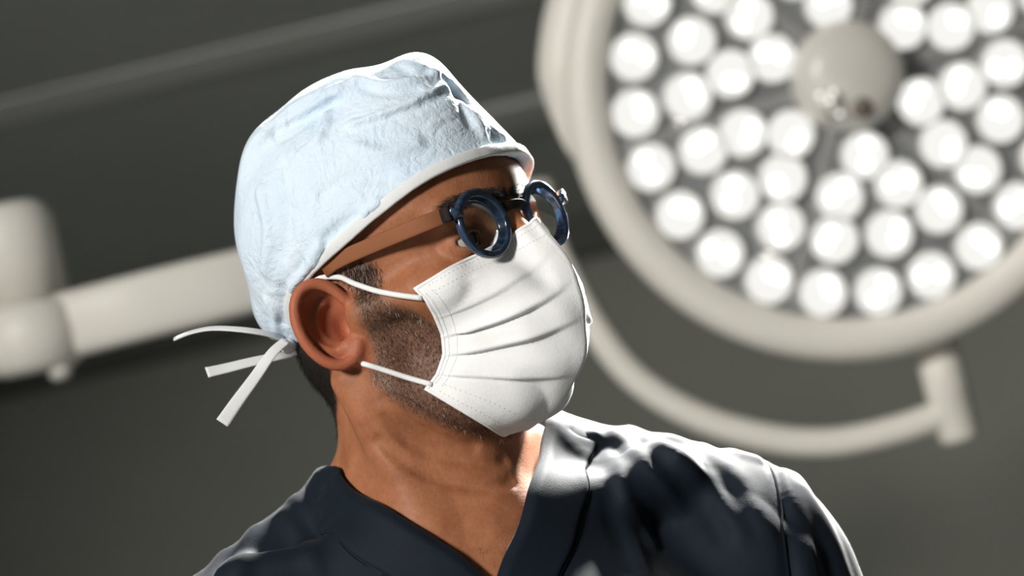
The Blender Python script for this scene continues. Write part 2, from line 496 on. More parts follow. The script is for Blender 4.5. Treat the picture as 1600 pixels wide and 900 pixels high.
# ---------------------------------------------------------------- the man: fields
RX = lambda a: np.array([[1, 0, 0], [0, math.cos(a), -math.sin(a)], [0, math.sin(a), math.cos(a)]])
def cranium(P):
    d = ell(P, (0, -8, 52), (76, 97, 80))
    return smin(d, ell(P, (0, 40, 61), (68, 61, 45)), 16)

EF = math.radians(46)
E_a = np.array([-math.sin(EF), -math.cos(EF), 0.0]); E_n = np.array([-math.cos(EF), math.sin(EF), 0.0]); E_b = np.array([0.0, 0.0, 1.0])
_l = math.radians(12)
E_b2 = E_b * math.cos(_l) + E_a * math.sin(_l); E_a2 = E_a * math.cos(_l) - E_b * math.sin(_l)
EAR = np.stack([E_a2, E_b2, E_n], 1)
EAR_O = np.array([-71.0, 2.0, 3.0])
def ear_ring(q, cx, cy, rx, ry, tube_r, n0):
    x = (q[:, 0] - cx) / rx; y = (q[:, 1] - cy) / ry
    k0 = np.sqrt(x * x + y * y); k1 = np.sqrt((x / rx) ** 2 + (y / ry) ** 2) + 1e-5
    e = k0 * (k0 - 1) / k1
    return np.sqrt(e * e + (q[:, 2] - n0) ** 2) - tube_r
def ear(P):
    q = (P - EAR_O.astype(P.dtype)) @ EAR.astype(P.dtype) / P.dtype.type(0.94)
    d = ell(q, (17, 4, -6), (21, 33, 9.5))
    d = smin(d, ell(q, (5, 0, -10), (14, 24, 12)), 8)
    d = smax(d, -ell(q, (15.5, 9, 2), (15, 22, 12)), 3)             # hollow
    rim = ear_ring(q, 17.5, 4.5, 19.5, 30.5, 4.2, 4.6)
    rim = smax(rim, -ell(q, (-3, -3, 2), (11, 16, 14)), 3)           # open at the front
    d = smin(d, rim, 3)
    d = smin(d, ell(q, (-2.5, -4, 2.5), (5.5, 9, 5)), 4)             # tragus
    d = smin(d, ell(q, (9, -17, 1.5), (6.5, 4.5, 4)), 4)             # antitragus
    d = smin(d, ell(q, (5, -26, 0), (10.5, 9.5, 4.8)), 5)            # lobe
    return d * P.dtype.type(0.94)

def face(P):
    M = mir(P)
    d = cranium(P)
    d = smin(d, ell(P, (0, -48, -6), (60, 46, 42)), 14)                # back of the skull above the nape
    d = smin(d, ell(P, (0, 34, 0), (58, 58, 66)), 20)
    d = smin(d, cap(M, (-57, 4, -2), (-52, 6, -52), 17, 17), 18)      # rear jaw
    d = smin(d, cap(M, (-50, 6, -54), (-16, 68, -75), 17, 16), 16)    # jaw line
    d = smin(d, ell(P, (0, 38, -58), (52, 50, 38)), 18)
    d = smin(d, ell(P, (0, 74, -75), (22, 17, 15)), 12)               # chin
    d = smin(d, ell(P, (0, 74, -44), (32, 26, 28)), 14)               # mouth
    d = smin(d, ell(M, (-45, 62, 2), (20, 24, 17)), 14)               # cheek bone
    d = smin(d, cap(M, (-60, 52, 6), (-71, 10, 4), 8, 7), 14)
    d = smin(d, cap(M, (-8, 90, 46), (-44, 78, 45), 8.5, 8), 12)      # brow
    d = smin(d, cap(P, (0, 92, 44), (0, 116, -4), 6.5, 10), 9)        # nose
    d = smin(d, ell(M, (-10, 104, -10), (9, 12, 8)), 6)
    d = smax(d, -ell(M, (-33, 101, 27), (19, 19, 12.5)), 9)           # eye hollow
    lid = ell(M, (-33, 78, 28), (15.2, 13.8, 13.8))
    lid = smax(lid, -ell(M, (-34, 93, 26.5), (15.0, 14, 4.6)), 1.5)
    d = smin(d, lid, 5)
    return d

def torso_raw(T, arms=True):
    M = mir(T)
    d = ell(T, (0, -18, -165), (168, 104, 195))
    d = smin(d, cap(M, (-38, -42, 58), (-185, -34, -22), 27, 32), 34)
    d = smin(d, ell(M, (-78, 48, -150), (82, 44, 75)), 30)
    d = smin(d, ell(M, (-195, -28, -62), (60, 58, 62)), 34)
    if arms: d = smin(d, cap(M, (-206, -26, -80), (-238, -18, -420), 54, 44), 24)
    d = smin(d, cap(M, (-14, 36, -18), (-150, 16, 4), 10, 10), 22)    # collar bones
    return d
_nk = h2t(np.array([[0.0, -22.0, -40.0]]))[0]
def neck(T):
    d = cap(T, (0, -22, -20), _nk, 67, 58)
    mast = h2t(np.array([[-64.0, -22.0, -34.0], [64.0, -22.0, -34.0]]))
    d = smin(d, cap(T, mast[0], (-14, 38, -22), 13, 9), 16)
    d = smin(d, cap(T, mast[1], (14, 38, -22), 13, 9), 16)
    d = smin(d, ell(T, 0.55 * np.array([0, 28, -10.0]) + 0.45 * h2t(np.array([[0.0, 40, -90]]))[0] , (17, 14, 22)), 14)
    return d
def body(P):
    T = h2t(P)
    d = smin(face(P), neck(T), 20)
    d = smin(d, torso_raw(T, False), 38)
    d = smin(d, smin(ear(P), ear(P * np.array([-1, 1, 1], P.dtype)), 0.1), 3.5)
    for sx in (1, -1):
        q = (P * np.array([sx, 1, 1], P.dtype) - EAR_O.astype(P.dtype)) @ EAR.astype(P.dtype) / P.dtype.type(0.94)
        d = smax(d, -ell(q, (12.5, 8, -3), (13, 18, 9.5)), 4)
        an = ear_ring(q, 12, 3, 12.5, 17, 2.6, -8.5); an = smax(an, 9.0 - q[:, 0], 4); d = smin(d, an, 5)
        d = smax(d, -ell(q, (7, -1, -7), (7.5, 11, 9)), 4)
        d = smin(d, ell(q, (-2.5, -4, 3.5), (5.5, 9, 5)), 4); d = smin(d, ell(q, (10, -16, 0.5), (8, 5.5, 5)), 4)
    # skin folds where the head turns
    for a in NECKFOLDS:
        d = smax(d, -polyline(P, a, 2.0), 6)
    return d
NECKFOLDS = []
_pts = [[(600, 655), (640, 690), (700, 716), (760, 724), (790, 720)],
        [(590, 690), (640, 728), (700, 752), (760, 762), (800, 752)],
        [(598, 625), (640, 662), (700, 693), (740, 700)]]
_nf = []
for _p in _pts:
    _q, _b = march(body, catmull(_p, 9), w2h, HA, 0.8)
    _nf.append(_q)
NECKFOLDS += _nf

HEAD_PTS = {}
def on_head(pxs, off=0.0): return march(body, pxs, w2h, HA, off)[0]

# hair regions, found on the head through the photograph's outline, kept as side-view outlines (y, z) of the head
BEARD = on_head([(560, 452), (590, 455), (640, 484), (690, 508), (760, 540), (800, 600), (782, 684), (720, 676), (650, 645), (590, 606), (568, 575), (565, 500)])[:, 1:]
SIDEB = on_head([(524, 425), (560, 405), (584, 412), (590, 456), (566, 468), (552, 450)])[:, 1:]
NAPE = np.array([(-30, 10), (-36, -20), (-50, -44), (-75, -62), (-130, -60), (-130, 60), (-30, 60)], float)
BROW = on_head([(676, 347), (700, 318), (735, 301), (790, 297), (800, 308), (748, 318), (712, 332)])[:, [0, 2]]

PERSON = empty('person', (HO[0], HO[1], 0.0))
tag(PERSON, 'man in navy scrubs with stubble, turned towards the round operating lamp', 'person')

_lo = np.array([-190, -190, -330.0]); _hi = np.array([190, 150, 145.0])
_c = t2h(np.array([[-150, -110, -190], [150, 110, -190], [-190, 60, 0], [190, 60, 0.]]))
_lo = np.minimum(_lo, _c.min(0)); _hi = np.maximum(_hi, _c.max(0))
def body_clip(P):
    T = h2t(P)
    q = np.abs(T[:, 0]) - 205
    return np.maximum(np.maximum(body(P), q), -T[:, 2] - 170)
VOX = 1.7
_F, _l0 = grid_field(body_clip, _lo - 6, _hi + 6, VOX)
BV, BQ = surface_nets(_F, _l0, VOX); del _F
BODY = mesh_obj('body', h2w(BV), BQ, SKIN, PERSON)
_side = np.abs(BV[:, 0])
_bd = poly_sd(BV[:, 1], BV[:, 2], BEARD); _sd = poly_sd(BV[:, 1], BV[:, 2], SIDEB); _np_ = poly_sd(BV[:, 1], BV[:, 2], NAPE)
_eard = np.minimum(ear(BV.astype(np.float32)), ear((BV * [-1, 1, 1]).astype(np.float32)))
_noear = np.clip((_eard - 1.5) / 3, 0, 1)
STUB = np.clip(0.55 - _bd / 9.0, 0, 1) * _noear * 0.85
STUB = np.maximum(STUB, np.clip(0.45 - _sd / 9, 0, 1) * _noear * (_side > 40) * 0.75)
SCALP = np.clip(0.5 - _np_ / 5, 0, 1) * _noear
_cr = cranium(BV.astype(np.float32))
_bw = poly_sd(-np.abs(BV[:, 0]), BV[:, 2], BROW)
SCALP = np.maximum(SCALP, np.clip(0.5 - _bw / 5, 0, 1) * (BV[:, 1] > 40) * 0.85)
attr(BODY, 'stubble', STUB); attr(BODY, 'scalp', SCALP)
attr(BODY, 'flush', np.clip(1 - _eard / 3, 0, 1) * 0.8)

# ---- short hairs standing on the skin
def body_samples(weight, n, rng):
    a = BV[BQ[:, 0]]; b = BV[BQ[:, 1]]; c = BV[BQ[:, 2]]; d = BV[BQ[:, 3]]
    ar = np.linalg.norm(np.cross(b - a, d - a), axis=1)
    w = weight[BQ].mean(1) * ar; w /= w.sum()
    f = rng.choice(len(BQ), n, p=w); u = rng.random((n, 1)); v = rng.random((n, 1))
    P = a[f] * (1 - u) * (1 - v) + b[f] * u * (1 - v) + c[f] * u * v + d[f] * (1 - u) * v
    nr = np.cross(b[f] - a[f], d[f] - a[f]); nr /= np.linalg.norm(nr, axis=1, keepdims=True) + 1e-9
    return P, nr
def hairs(name, P, N, flow, length, rad, material, rng, lift=0.35, curl=0.4, parent=None, label=None):
    n = len(P); flow = np.broadcast_to(np.asarray(flow, float), P.shape)
    D = flow - (flow * N).sum(1, keepdims=True) * N; D /= np.linalg.norm(D, axis=1, keepdims=True) + 1e-9
    D = D + N * lift + rng.normal(0, curl, P.shape) * 0.5; D /= np.linalg.norm(D, axis=1, keepdims=True)
    L = (length * rng.uniform(0.55, 1.25, (n, 1)))
    mid = P + D * L * 0.5 + N * L * 0.06; tip = P + D * L - N * L * 0.10 * lift
    s = np.cross(D, N); s /= np.linalg.norm(s, axis=1, keepdims=True) + 1e-9; t = np.cross(s, D)
    V = np.zeros((n, 7, 3)); r = rad
    for j, a in enumerate((0, 2.094, 4.189)):
        o = (s * math.cos(a) + t * math.sin(a))
        V[:, j] = P - N * 0.3 + o * r; V[:, 3 + j] = mid + o * r * 0.8
    V[:, 6] = tip
    T = []
    for j in range(3):
        k = (j + 1) % 3
        T += [(j, k, 3 + k), (j, 3 + k, 3 + j), (3 + j, 3 + k, 6)]
    F = (np.array(T)[None] + 7 * np.arange(n)[:, None, None]).reshape(-1, 3)
    o = mesh_obj(name, h2w(V.reshape(-1, 3)), F, material, parent if parent is not None else PERSON)
    o['kind'] = 'stuff'
    if label: o['label'] = label
    return o
rng = np.random.default_rng(7)
_w = np.clip(0.35 - _bd / 7.0, 0, 1) * _noear * np.clip((BV[:, 2] + 140) / 20, 0, 1)
P_, N_ = body_samples(_w, 13000, rng); hairs('beard_stubble', P_, N_, (0, -0.15, -1), 2.8, 0.068, HAIRM, rng, 0.55, 0.6, label='short dark beard stubble')
P_, N_ = body_samples(_w, 300, rng); hairs('grey_beard_hairs', P_, N_, (0, 0.1, -1), 5.0, 0.10, GREYH, rng, 0.45, 0.7, label='scattered grey beard hairs')
_w = np.clip(0.45 - _sd / 9, 0, 1) * _noear * (_side > 40)
P_, N_ = body_samples(_w, 2300, rng); hairs('sideburn_hair', P_, N_, (0, -0.1, -1), 6.5, 0.075, HAIRM, rng, 0.25, 0.35, label='dark sideburn hair')
P_, N_ = body_samples(_w, 190, rng); hairs('grey_sideburn_hairs', P_, N_, (0, -0.1, -1), 6.5, 0.08, GREYH, rng, 0.28, 0.4)
_w = np.clip(0.5 - _np_ / 4, 0, 1) * _noear * (BV[:, 2] < 50)
P_, N_ = body_samples(_w, 5200, rng); hairs('nape_hair', P_, N_, (0, -0.25, -1), 7.5, 0.09, HAIRM, rng, 0.22, 0.3, label='dark cropped hair at the nape')
_w = np.clip(0.5 - _bw / 3, 0, 1) * (BV[:, 1] > 40)
P_, N_ = body_samples(_w, 3200, rng)
_fl = np.zeros(P_.shape); _fl[:, 0] = np.sign(P_[:, 0]); _fl[:, 2] = 0.25
hairs('eyebrow_hair', P_, N_, _fl, 7.5, 0.13, HAIRM, rng, 0.12, 0.2, label='dark eyebrow hair')
# chest hair in the neckline
_bt = h2t(BV)
_w = np.exp(-((_bt[:, 0] - 0) / 24) ** 2 - ((_bt[:, 2] + 78) / 30) ** 2) * (_bt[:, 1] > 20)
P_, N_ = body_samples(_w, 420, rng)
hairs('chest_hair', P_, N_, rng.normal(0, 1, P_.shape) + np.array([0, 0, -0.6]), 10, 0.065, HAIRM, rng, 0.25, 0.7, label='dark chest hair in the neckline')

# ---- eyes
for s in (-1, 1):
    c = np.array([s * 33.0, 78.0, 28.0])
    V, F = lathe([(0.02, -12.3)] + [(12.3 * math.sin(a), -12.3 * math.cos(a)) for a in np.linspace(0.15, math.pi - 0.15, 18)] + [(0.02, 12.3)], 24)
    V = np.stack([V[:, 0], V[:, 2], V[:, 1]], 1) + c
    e = mesh_obj('eyeball', h2w(V), F, SCLERA, PERSON); e['label'] = 'white of the eye'
    gz = np.array([0.12, 1.0, 0.02]); gz /= np.linalg.norm(gz)
    V, F = lathe([(0.02, 12.75)] + [(12.75 * math.sin(a), 12.75 * math.cos(a)) for a in np.linspace(0.08, 0.50, 8)], 24)
    B1 = np.cross(gz, [0, 0, 1]); B1 /= np.linalg.norm(B1); B2 = np.cross(B1, gz)
    V = c + V[:, :1] * B1 + V[:, 1:2] * B2 + V[:, 2:] * gz
    i = mesh_obj('iris', h2w(V), F, IRIS, e)
    # lashes along the upper lid
    xs = np.linspace(-10, 10, 26); P = np.stack([c[0] + xs, c[1] + np.sqrt(15.2 ** 2 - xs ** 2) * 0.93, c[2] + 4.2 - (xs / 10) ** 2 * 3.0], 1)
    N = np.tile(np.array([0, 1.0, 0.25]), (26, 1)); N[:, 0] = xs / 22; N /= np.linalg.norm(N, axis=1, keepdims=True)
    l = hairs('eyelashes', P, N, (0, 0, 1), 7.5, 0.10, HAIRM, rng, 1.6, 0.15)

# ---------------------------------------------------------------- scrub top
TORFIX = []
def cloth(T):
    d = smin(torso_raw(T) - 8.0, neck(T) - 5.0, 46)
    if TORFIX: d = d + rbf(T, TORFIX[0], TORFIX[1], 26.0)
    return d
TOR_OUT = [(262, 925), (310, 893), (350, 863), (395, 826), (430, 797), (462, 775), (920, 660), (960, 665), (1010, 676), (1060, 690), (1110, 701), (1160, 711), (1204, 718), (1240, 742), (1275, 785), (1310, 830), (1345, 890), (1370, 940)]
_c, _e = deepest(cloth, TOR_OUT, w2t, TA)
TORFIX = (_c, -_e)
def bare_torso(T):
    return smin(torso_raw(T), neck(T), 38) + rbf(T, TORFIX[0], TORFIX[1], 26.0)
FOLDS = []
def cloth_folds(T):
    d = cloth(T)
    for pts, r0, r1, k in FOLDS: d = smin(d, polyline(T, pts, r0, r1), k)
    for pts, r in GROOVES: d = smax(d, -polyline(T, pts, r), 7)
    return d
GROOVES = []
def on_cloth(pxs, off=0.0, n=None):
    return march(cloth, catmull(pxs, n) if n else pxs, w2t, TA, off)[0]
_new = []
for pts, r0, r1, sink, k in [
    ([(927, 684), (950, 722), (980, 785), (1016, 855)], 5.0, 2.5, -0.4, 8),
    ([(958, 682), (992, 708), (1032, 748), (1062, 800)], 4.0, 2.0, -1.8, 9),
    ([(985, 676), (1050, 712), (1110, 765), (1160, 840)], 5, 2.5, -2.6, 10),
    ([(1050, 692), (1110, 718), (1160, 760), (1195, 830)], 5, 2.5, -3.0, 10),
    ([(1030, 686), (1100, 701), (1180, 722)], 4, 3, -2.2, 9),
    ([(960, 800), (985, 850), (1000, 910)], 4, 3, -2.8, 10),
    ([(462, 786), (520, 825), (600, 892)], 4.5, 2.5, -2.4, 9),
    ([(440, 798), (470, 840), (500, 905)], 4.5, 3, -2.8, 10),
    ([(405, 826), (385, 862), (372, 910)], 5, 4, -2.8, 10),
    ([(355, 866), (340, 890), (330, 915)], 4, 4, -2.6, 10),
    ([(1222, 748), (1250, 820), (1262, 910)], 5, 4, -3.0, 12),
    ([(1240, 756), (1285, 830), (1315, 910)], 5, 4, -3.2, 12),
]:
    q = newton(cloth, on_cloth(pts, sink, 9), sink, 5); _new.append((q, r0, r1, k))
_seam = on_cloth([(1204, 716), (1216, 760), (1226, 820), (1234, 905)], 1.0, 12)
_gr = [(_seam, 2.4)]
_gr.append((on_cloth([(938, 690), (950, 740), (962, 800), (985, 880)], 5.0, 8), 6.0))
_gr.append((on_cloth([(1032, 715), (1080, 765), (1120, 830)], 5.0, 8), 6.0))
FOLDS += _new; GROOVES += _gr

VS, VB, VX = 0.62, 61.0, 8.0
def opening(T):
    """neck opening: V in front, ring round the neck behind"""
    x = np.abs(T[:, 0] - VX); y = T[:, 1]; z = T[:, 2]
    v = (x - VS * (z + VB)) * 0.85
    v = np.maximum(v, -30 - y)
    ring = (np.sqrt((x / 76) ** 2 + ((y + 30) / 80) ** 2) - 1) * 76
    ring = np.maximum(ring, 62 - z + (y + 30) * 0.25)
    return np.minimum(v, ring)
def scrub(T):
    d = smax(cloth_folds(T), 7.0 - opening(T), 2.0)
    d = np.maximum(d, -(bare_torso(T) + 0.0))          # hollow: the man stands inside
    d = np.maximum(d, T[:, 2] - 92)
    return np.maximum(d, -T[:, 2] - 330)
SH = 2.6
_F, _l0 = grid_field(scrub, (-320, -175, -345), (320, 175, 90), SH, 4, 11.0)
V, Q = surface_nets(_F, _l0, SH); del _F
TOP = mesh_obj('scrub_top', t2w(V), Q, SCRUB, PERSON); TOP['label'] = 'navy short-sleeved scrub top'
mod(TOP, 'SMOOTH', factor=0.5, iterations=3)

# collar band that runs down both sides of the V and round the neck
def band_path(n=40):
    pts = []
    for z in np.linspace(-VB, 62, 18): pts.append((-VS * (z + VB), 76 - 0.6 * (z + VB), z))
    for a in np.linspace(0.10, 1.0, 9)[:-1]:
        t = math.pi * (1.0 + 0.5 * a); pts.append((76 * math.cos(t), -30 + 80 * math.sin(t), 60 + 14 * a))
    left = np.array(pts); right = left[::-1].copy(); right[:, 0] *= -1
    q = np.concatenate([left, [[0, -110, 74]], right]); q[:, 0] += VX; return q
_bp = band_path()
def build_band(w0, w1, lift, nW, name, material, parent, thick):
    B = []
    c = catmull(_bp, 130)
    T = np.gradient(c, axis=0); T /= np.linalg.norm(T, axis=1, keepdims=True)
    base = newton(cloth, c, 0.0, 10)
    n = grad(cloth, base)
    o = np.cross(T, n); o /= np.linalg.norm(o, axis=1, keepdims=True)
    # make the offset point away from the opening
    f = np.sign(opening((base + o * 6).astype(np.float32)) - opening((base - o * 6).astype(np.float32))); o *= np.where(f == 0, 1, f)[:, None]
    for s in np.linspace(w0, w1, nW):
        p = newton(cloth, base + o * s, 0.0, 6)
        edge = min(1.0, max(0, s) / 2.0, (w1 - s) / 2.5) + min(0.0, s) * 1.1
        B.append(p + grad(cloth, p) * (lift + 0.9 * edge))
    B = np.array(B); m = B.shape[1]
    V = B.reshape(-1, 3)
    F = [(i * m + j, i * m + j + 1, (i + 1) * m + j + 1, (i + 1) * m + j) for i in range(nW - 1) for j in range(m - 1)]
    ob = mesh_obj(name, t2w(V), F, material, parent)
    mod(ob, 'SOLIDIFY', thickness=thick, offset=0.0); mod(ob, 'SUBSURF', levels=1, render_levels=1)
    return ob
COL = build_band(-4.5, 33.0, 1.2, 18, 'collar', SCRUB, TOP, 0.0028)
COL['label'] = 'V-neck collar band'
build_band(33.6, 34.5, 0.9, 3, 'collar_seam', SEAM, TOP, 0.001)
_sp = newton(cloth_folds, _seam, 0.6)
V, F = tube(t2w(_sp), 0.0011, 6); mesh_obj('sleeve_seam', V, F, SEAM, TOP)

# ---------------------------------------------------------------- surgical cap
RIMY = [(-140, -40), (-100, -36), (-78, -22), (-64, 2), (-50, 22), (-30, 34), (0, 43), (30, 52), (60, 62), (85, 72), (110, 80), (150, 90)]
def zrim(y): return np.interp(y, [a for a, _ in RIMY], [b for _, b in RIMY])
def cap_raw(P):
    h = cranium(P)
    puff = smin(ell(P, (0, -16, 66), (89, 112, 92)), ell(P, (0, 44, 104), (50, 46, 60)), 26)
    lim = 5.0 + np.clip(P[:, 2] - zrim(P[:, 1]), 0, 200) * 0.75
    d = smin(h - 5.0, smax(puff, h - lim, 8), 10)
    return d
CAPFIX = []
CAPRIDGE = []
def cap_f(P):
    d = cap_raw(P)
    if CAPFIX:
        C, E = CAPFIX
        d = d + rbf(P, C, E, 13.0)
    for pts, r, k in CAPRIDGE:
        if r > 0: d = smin(d, polyline(P, pts, r), k)
        else: d = smax(d, -polyline(P, pts, -r), k)
    return d
CAP_OUT = [(398, 497), (390, 455), (376, 410), (367, 370), (366, 330), (370, 285), (379, 240), (396, 205), (425, 180), (448, 163), (464, 149), (474, 138), (500, 127), (526, 116), (550, 107), (574, 101), (590, 102), (603, 101), (618, 94),
           (632, 84), (645, 79), (656, 80), (674, 90), (690, 100), (712, 124), (728, 141), (745, 160), (760, 175), (775, 190), (790, 205), (805, 220), (811, 229)]
_c, _e = deepest(cap_raw, CAP_OUT, w2h, HA)
CAPFIX = (_c, -_e)
for _ in range(4):
    _c2, _e2 = deepest(cap_f, CAP_OUT, w2h, HA); CAPFIX = (CAPFIX[0], CAPFIX[1] - _e2 * 0.8)
def on_cap(pxs, off, n): return march(cap_f, catmull(pxs, n), w2h, HA, off)[0]
_cr = []
for pts, r, off, k in [
    ([(548, 196), (600, 178), (650, 158), (705, 128)], 2.2, 0.3, 4),
    ([(545, 203), (600, 186), (650, 168), (700, 142)], -2.2, 1.6, 4),
    ([(498, 150), (497, 180), (490, 214)], -3.2, 1.8, 5),
    ([(508, 150), (510, 182), (498, 222)], 2.8, 0.2, 5),
    ([(468, 242), (495, 218), (512, 196)], 2.0, 0.2, 5),
    ([(440, 215), (470, 196), (485, 175)], -2.2, 1.4, 5),
    ([(686, 112), (704, 138), (726, 168), (744, 194)], 2.8, 0.2, 5),
    ([(696, 118), (718, 152), (736, 190)], -3.0, 1.8, 5),
    ([(715, 140), (740, 174), (758, 200)], 2.2, 0.2, 5),
    ([(512, 408), (552, 372), (606, 334), (648, 304)], 3.0, 0.3, 5),
    ([(500, 400), (528, 370), (578, 336), (622, 304)], -3.2, 1.8, 5),
    ([(484, 410), (508, 384), (550, 350), (590, 318)], 3.0, 0.2, 5),
    ([(468, 428), (492, 398), (514, 370), (554, 336)], -3.4, 1.8, 5),
    ([(455, 452), (480, 420), (500, 385)], 2.6, 0.2, 5),
    ([(412, 212), (448, 192), (482, 172), (530, 142)], 2.6, 0.0, 6),
    ([(430, 205), (470, 186), (520, 160)], -2.2, 1.4, 6),
    ([(556, 122), (598, 132), (640, 126), (678, 114)], 2.4, 0.2, 5),
    ([(560, 132), (600, 144), (650, 138)], -2.2, 1.4, 5),
    ([(620, 100), (640, 112), (668, 112)], -2.0, 1.4, 5),
    ([(738, 172), (748, 194), (754, 210)], 2.2, 0.2, 5),
    ([(765, 196), (776, 208), (786, 214)], 1.8, 0.2, 4),
    ([(408, 300), (420, 360), (416, 420)], 2.6, -0.4, 8),
    ([(440, 260), (448, 330), (440, 400)], -2.4, 1.8, 9),
    ([(560, 230), (600, 240), (650, 225)], 2.0, -0.2, 7),
    ([(500, 300), (540, 280), (600, 275)], -2.0, 1.6, 8),
    ([(418, 470), (432, 495), (432, 518)], 2.8, 0.0, 5),
    ([(440, 450), (446, 480), (440, 508)], -2.6, 1.6, 5),
]:
    _cr.append((on_cap(pts, off, 7), r, k))
CAPRIDGE += _cr
def cap_solid(P):
    d = cap_f(P)
    d = np.maximum(d, (zrim(P[:, 1]) - P[:, 2]) * 0.8)
    return np.maximum(d, 1.2 - cranium(P))
CH = 1.7
_F, _l0 = grid_field(cap_solid, (-115, -155, -55), (115, 120, 190), CH, 4, 10.0)
V, Q = surface_nets(_F, _l0, CH); del _F
CAP = empty('surgical_cap', h2w((0, 0, 45)))
tag(CAP, 'pale blue crinkled surgical cap with white edging on the man\'s head', 'cap')
CR = mesh_obj('crown', h2w(V), Q, CAPM, CAP); mod(CR, 'SMOOTH', factor=0.4, iterations=1)
# white edging along the rim
def cap_noridge(P): return cap_raw(P) + rbf(P, *CAPFIX, 13.0)
def rim_path(n=170):
    A = np.linspace(-math.pi, math.pi, n, endpoint=False); out = []
    r = np.full(n, 70.0)
    dx, dy = np.sin(A), np.cos(A)
    r = np.full(n, 20.0)
    for step in (8.0, 2.0, 0.5):
        for _ in range(30):
            P = np.stack([dx * r, dy * r, zrim(dy * r)], 1)
            r = np.where(cap_noridge(P.astype(np.float32)) < 0, r + step, r)
        r -= step
    return np.stack([dx * r, dy * r, zrim(dy * r)], 1)
_rp = rim_path()
_g = grad(cap_noridge, _rp); 
_rp2 = _rp + _g * 0.6 + np.array([0, 0, 2.4])
V, F = tube(h2w(_rp2), 0.0017, 12, True, 2.4, (_g @ HA.T))
o = mesh_obj('edging', V, F, TRIM, CAP); o['label'] = 'white bound edge of the cap'
# ties at the back
def ribbon(name, pts, half, tws, parent):
    P = np.array([h2w(w2h(CAM) + d * (ray(px, py) @ HA)) for px, py, d in pts]); P = catmull(P, 26)
    T = np.gradient(P, axis=0); n = -FW + 0.35 * UP
    N = np.tile(n, (26, 1)); ang = np.linspace(tws[0], tws[1], 26)
    Tn = T / np.linalg.norm(T, axis=1, keepdims=True)
    N = N - (N * Tn).sum(1, keepdims=True) * Tn; N /= np.linalg.norm(N, axis=1, keepdims=True); Bn = np.cross(Tn, N)
    N = N * np.cos(ang)[:, None] + Bn * np.sin(ang)[:, None]
    wid = np.linspace(half[0], half[1], 26)
    V, F = tube(P, 0.0007, 12, False, 1.0, N)
    V = V.reshape(26, 12, 3); Bn = np.cross(Tn, N); c = P[:, None]
    q = ((V - c) * Bn[:, None]).sum(-1, keepdims=True)
    V = V + Bn[:, None] * q * ((wid / 0.7)[:, None, None] - 1)
    return mesh_obj(name, V.reshape(-1, 3), F, TRIM, parent)
_kd = np.linalg.norm(h2w(on_cap([(432, 515), (436, 520)], 0.0, 2)[0]) - CAM) * 1000
ribbon('tie', [(452, 536, _kd + 12), (428, 524, _kd + 2), (385, 516, _kd - 4), (335, 513, _kd + 4), (300, 519, _kd + 12), (272, 530, _kd + 16)], (3.4, 2.6), (0.55, 0.9), CAP)
ribbon('tie', [(480, 552, _kd + 30), (440, 556, _kd + 8), (395, 565, _kd + 2), (350, 576, _kd), (323, 582, _kd - 2)], (3.6, 4.6), (0.5, 0.35), CAP)
ribbon('tie', [(447, 532, _kd - 2), (425, 552, _kd - 8), (398, 590, _kd - 10), (370, 628, _kd - 12), (347, 661, _kd - 14)], (3.4, 4.6), (0.2, -0.15), CAP)
kn = np.array([h2w(w2h(CAM) + (_kd + 4) * (ray(450, 541) @ HA))])[0]
V, F = lathe([(0.1, -5)] + [(5.5 * math.sin(a), -6 * math.cos(a)) for a in np.linspace(0.4, 2.7, 8)] + [(0.1, 5)], 16)
mesh_obj('knot', kn + V * 0.001 @ np.array([[1, 0, 0], [0, 0, 1], [0, 1, 0]]), F, TRIM, CAP)

# ---------------------------------------------------------------- face mask
MK = empty('face_mask', h2w((0, 110, -40)))
tag(MK, 'white pleated surgical face mask over nose and chin', 'mask')
EDGE = on_head([(647, 452), (664, 470), (676, 492), (689, 522), (692, 553), (682, 583), (664, 607)], 2.2)
EDT = np.array([0.0, 0.13, 0.28, 0.48, 0.64, 0.82, 1.0])
CTR = np.array([(0, 117, 29), (0, 124, 14), (0, 133, -5), (0, 133, -26), (0, 131, -46), (0, 123, -65), (0, 109, -80), (0, 84, -94), (0, 48, -99)], float)
CTT = np.array([0.0, 0.10, 0.21, 0.33, 0.46, 0.60, 0.73, 0.87, 1.0])
PLEATS = [(0.51, 0.27), (0.665, 0.43), (0.83, 0.70), (0.33, 0.13)]; PAMP = [6.5, 6.0, 5.0, 2.0]
def interp3(t, ts, P): return np.stack([np.interp(t, ts, P[:, i]) for i in range(3)], -1)
NS, NT = 61, 150
MV = np.zeros((NT, NS, 3)); tt = np.linspace(0, 1, NT)
_ce = catmull(CTR, 200); _ct = np.interp(np.linspace(0, len(CTT) - 1, 200), np.arange(len(CTT)), CTT)
for i, t in enumerate(tt):
    E = interp3(t, EDT, EDGE); C = interp3(t, _ct, _ce)
    # fullness across: pinched on the nose bridge, boxy further down
    full = np.interp(t, [0, 0.12, 0.25, 0.5, 0.8, 1], [0.16, 0.26, 0.42, 0.58, 0.60, 0.55])
    yk = np.interp(t, [0, 0.12, 0.25, 0.5, 0.8, 1], [0.55, 0.66, 0.76, 0.84, 0.82, 0.74])
    wz = np.interp(t, [0, 0.25], [0.30, 0.55])
    K = np.array([E[0] * full, E[1] + (C[1] - E[1]) * yk, C[2] * wz + E[2] * (1 - wz)])
    for j in range(NS):
        s = -1 + 2 * j / (NS - 1); a = abs(s)
        p = E * a * a + 2 * K * a * (1 - a) + C * (1 - a) ** 2
        if s > 0: p[0] = -p[0]
        MV[i, j] = p
BASE0 = {0: MV[0, :NS // 2 + 1].copy(), NT - 1: MV[-1, :NS // 2 + 1].copy()}
